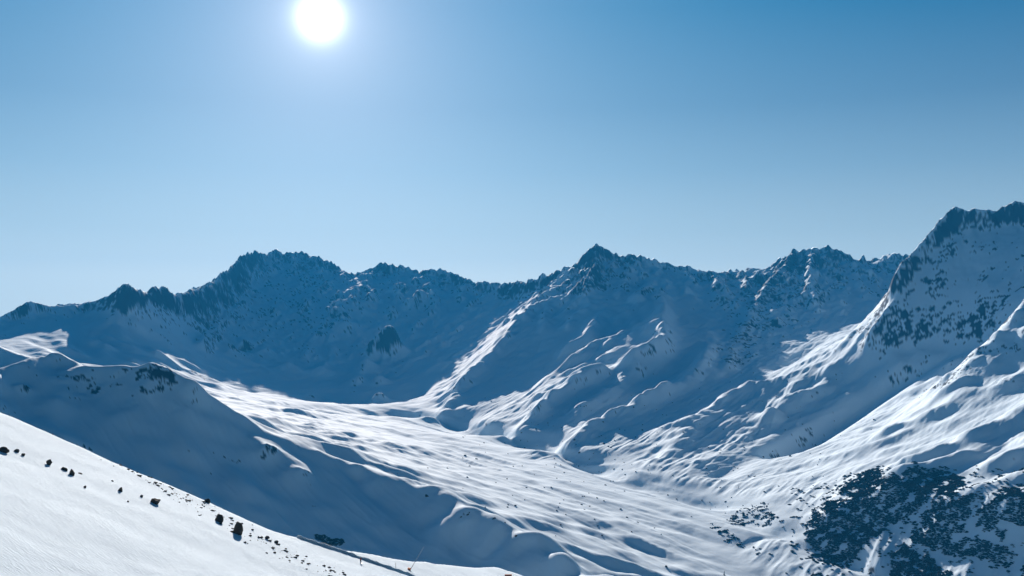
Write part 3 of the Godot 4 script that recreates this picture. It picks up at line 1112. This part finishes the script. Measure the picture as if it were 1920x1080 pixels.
func build_slope_things() -> void:
	var steel := paint(Color(0.35, 0.37, 0.40), 0.5)
	var orange := paint(Color(0.55, 0.16, 0.04), 0.7)
	var wood := paint(Color(0.10, 0.075, 0.05), 0.9)
	# snow-making lance
	var p := hit_near(769, 1070)
	var per := -p.z / F
	var lance := thing("snow_lance", p, "tall slanting snow making lance with a small orange base", "snow lance")
	var tip := Vector3(24.0 * per, 41.0 * per, -0.6)
	bar("pole", Vector3(0.2, 0.5, 0), tip, 0.11, 0.07, steel, lance)
	bar("head", tip, tip + Vector3(0.25, 0.4, 0), 0.09, 0.07, steel, lance)
	bar("support_leg", Vector3(0.1, -0.2, 0), Vector3(0.1, 1.0, 0), 0.09, 0.09, steel, lance)
	var box := BoxMesh.new()
	box.size = Vector3(1.1, 1.15, 0.9)
	part("pad", box, orange, lance, Transform3D(Basis(Vector3(0, 0, 1), -0.15), Vector3(-0.35, 0.35, 0.1)))
	bar("hose", Vector3(-0.1, 0.1, 0.1), Vector3(1.6, -0.75, 0.4), 0.05, 0.05, wood, lance)
	# safety fence on the edge of the slope
	var f0 := hit_near(308, 896)
	var fence := thing("safety_fence", f0, "short net fence on thin posts at the slope's edge", "fence")
	var feet := [[308, 896, 6], [329, 906, 9], [351, 918, 9]]
	var tops := []
	var foots := []
	for q in feet:
		var a := hit_near(q[0], q[1]) - f0
		var h: float = q[2] * -f0.z / F
		bar("post", a - Vector3.UP * 0.3, a + Vector3.UP * h, 0.06, 0.05, wood, fence)
		foots.append(a)
		tops.append(a + Vector3.UP * h * 0.92)
	for i in 2:
		for n in 5:
			bar("net_cord", foots[i].lerp(tops[i], 0.12 + n * 0.21), foots[i + 1].lerp(tops[i + 1], 0.12 + n * 0.21), 0.02, 0.02, orange, fence)
	# single poles
	for q in [[510, 991, 7, "short thick wooden post by the upper part of the ski run"], [742, 1066, 10, "thin marker pole beside the snow making lance"], [645, 1029, 4, "tiny marker post on the skyline of the ski run"], [764, 1047, 4, "short marker post near the crest above the lance"]]:
		var a := hit_near(q[0], q[1])
		var h: float = q[2] * -a.z / F
		var r := 0.16 if q[0] == 510 else 0.06
		single("marker_post", rod(r, r * 0.85, h + 0.4), wood, Transform3D(Basis(), a + Vector3.UP * (h * 0.5 - 0.2)), q[3], "post", "posts along the ski run")
	# the top of something dark red at the bottom edge
	var c := hit_near(953, 1086)
	var w := 13.0 * -c.z / F
	var hut := BoxMesh.new()
	hut.size = Vector3(w, 8.0 * -c.z / F, w * 0.5)
	var shed := thing("equipment_box", c, "dark red box whose top just shows at the bottom edge", "box")
	part("body", hut, paint(Color(0.05, 0.012, 0.014)), shed, Transform3D(Basis(), Vector3.UP * hut.size.y * 0.5))
	var lid := BoxMesh.new()
	lid.size = Vector3(w * 1.04, 0.12, w * 0.54)
	part("lid", lid, paint(Color(0.16, 0.03, 0.03)), shed, Transform3D(Basis(), Vector3.UP * (hut.size.y + 0.06)))
	build_skier()

func build_skier() -> void:
	var foot := hit_near(676, 1056)
	var who := thing("person", foot, "skier in an orange red jacket and dark trousers standing on the piste", "person")
	# joints of the body, metres from the feet: a bent-kneed skiing stance turned down the slope
	var J := {
		"ankle_l": [Vector3(-0.16, 0.12, 0.02), 0.07], "ankle_r": [Vector3(0.16, 0.12, -0.02), 0.07],
		"knee_l": [Vector3(-0.17, 0.50, 0.14), 0.085], "knee_r": [Vector3(0.18, 0.50, 0.10), 0.085],
		"hip_l": [Vector3(-0.10, 0.90, -0.04), 0.12], "hip_r": [Vector3(0.10, 0.90, -0.04), 0.12],
		"waist": [Vector3(0, 1.05, 0.0), 0.155], "chest": [Vector3(0, 1.32, 0.07), 0.18], "neck": [Vector3(0, 1.50, 0.10), 0.07],
		"sho_l": [Vector3(-0.19, 1.42, 0.08), 0.085], "sho_r": [Vector3(0.19, 1.42, 0.08), 0.085],
		"elb_l": [Vector3(-0.33, 1.18, 0.12), 0.062], "elb_r": [Vector3(0.33, 1.18, 0.12), 0.062],
		"hand_l": [Vector3(-0.34, 1.05, 0.36), 0.052], "hand_r": [Vector3(0.34, 1.05, 0.36), 0.052],
		"head": [Vector3(0, 1.63, 0.13), 0.105], "toe_l": [Vector3(-0.16, 0.07, 0.18), 0.06], "toe_r": [Vector3(0.16, 0.07, 0.14), 0.06]}
	var bones := [["toe_l", "ankle_l"], ["toe_r", "ankle_r"], ["ankle_l", "knee_l"], ["ankle_r", "knee_r"], ["knee_l", "hip_l"], ["knee_r", "hip_r"], ["hip_l", "hip_r"], ["hip_l", "waist"], ["hip_r", "waist"], ["waist", "chest"], ["chest", "neck"], ["neck", "head"], ["sho_l", "sho_r"], ["sho_l", "elb_l"], ["sho_r", "elb_r"], ["elb_l", "hand_l"], ["elb_r", "hand_r"], ["head", "head"]]
	var cell := 0.03
	var n := Vector3i(32, 62, 28)
	var lo := Vector3(-0.48, -0.05, -0.3)
	var field := PackedFloat32Array()
	field.resize(n.x * n.y * n.z)
	for z in n.z:
		for y in n.y:
			for x in n.x:
				var q := lo + Vector3(x, y, z) * cell
				var d := 9.0
				for b in bones:
					var a0: Vector3 = J[b[0]][0]
					var b0: Vector3 = J[b[1]][0]
					var ab := b0 - a0
					var t := clampf((q - a0).dot(ab) / maxf(ab.length_squared(), 1e-6), 0.0, 1.0)
					var e: float = q.distance_to(a0 + ab * t) - lerpf(J[b[0]][1], J[b[1]][1], t)
					var h := clampf(0.5 + 0.5 * (d - e) / 0.05, 0.0, 1.0)
					d = lerpf(d, e, h) - 0.05 * h * (1.0 - h)
				field[(z * n.y + y) * n.x + x] = d
	# surface nets
	var st := SurfaceTool.new()
	st.begin(Mesh.PRIMITIVE_TRIANGLES)
	var id := PackedInt32Array()
	id.resize(field.size())
	id.fill(-1)
	var step := [1, n.x, n.x * n.y]
	var count := 0
	for z in n.z - 1:
		for y in n.y - 1:
			for x in n.x - 1:
				var c: int = (z * n.y + y) * n.x + x
				var sum := Vector3.ZERO
				var cross := 0
				for e in 12:
					var ax: int = e / 4
					var u := e % 2
					var v := (e / 2) % 2
					var off := Vector3i.ZERO
					off[(ax + 1) % 3] = u
					off[(ax + 2) % 3] = v
					var c0: int = c + off.x * step[0] + off.y * step[1] + off.z * step[2]
					var f0 := field[c0]
					var f1 := field[c0 + step[ax]]
					if (f0 < 0.0) != (f1 < 0.0):
						var pp := Vector3(off)
						pp[ax] += f0 / (f0 - f1)
						sum += pp
						cross += 1
				if cross:
					var q := lo + (Vector3(x, y, z) + sum / cross) * cell
					var col := Color(0.45, 0.07, 0.03)
					if q.y < 0.16:
						col = Color(0.03, 0.03, 0.035)
					elif q.y < 0.93:
						col = Color(0.025, 0.03, 0.04)
					elif q.y > 1.52:
						col = Color(0.42, 0.25, 0.18)
					elif absf(q.x) > 0.29 and q.z > 0.28:
						col = Color(0.03, 0.03, 0.03)
					st.set_color(col)
					st.add_vertex(q)
					id[c] = count
					count += 1
	for z in range(1, n.z - 1):
		for y in range(1, n.y - 1):
			for x in range(1, n.x - 1):
				var c: int = (z * n.y + y) * n.x + x
				for ax in 3:
					var f0 := field[c]
					var f1 := field[c + step[ax]]
					if (f0 < 0.0) == (f1 < 0.0):
						continue
					var s1: int = step[(ax + 1) % 3]
					var s2: int = step[(ax + 2) % 3]
					var quad := [id[c], id[c - s1], id[c - s1 - s2], id[c - s2]]
					if f0 < 0.0:
						quad.reverse()
					for k in [0, 1, 2, 0, 2, 3]:
						st.add_index(quad[k])
	st.generate_normals()
	var cloth := StandardMaterial3D.new()
	cloth.vertex_color_use_as_albedo = true
	cloth.roughness = 0.9
	who.rotation.y = 0.9
	part("body", st.commit(), cloth, who)
	var black := paint(Color(0.02, 0.02, 0.022), 0.4)
	var helmet := SphereMesh.new()
	helmet.radius = 0.125
	helmet.height = 0.22
	part("helmet", helmet, black, who, Transform3D(Basis(), Vector3(0, 1.68, 0.115)))
	var goggles := BoxMesh.new()
	goggles.size = Vector3(0.16, 0.06, 0.04)
	part("goggles", goggles, paint(Color(0.3, 0.12, 0.02), 0.2), who, Transform3D(Basis(), Vector3(0, 1.64, 0.235)))
	var ski := BoxMesh.new()
	ski.size = Vector3(0.085, 0.025, 1.7)
	for s in [-0.16, 0.16]:
		part("ski", ski, paint(Color(0.25, 0.04, 0.03), 0.4), who, Transform3D(Basis(), Vector3(s, 0.015, 0.15)))
		bar("ski_pole", Vector3(s * 2.1, 1.07, 0.36), Vector3(s * 2.6, 0.0, -0.1), 0.012, 0.008, black, who)
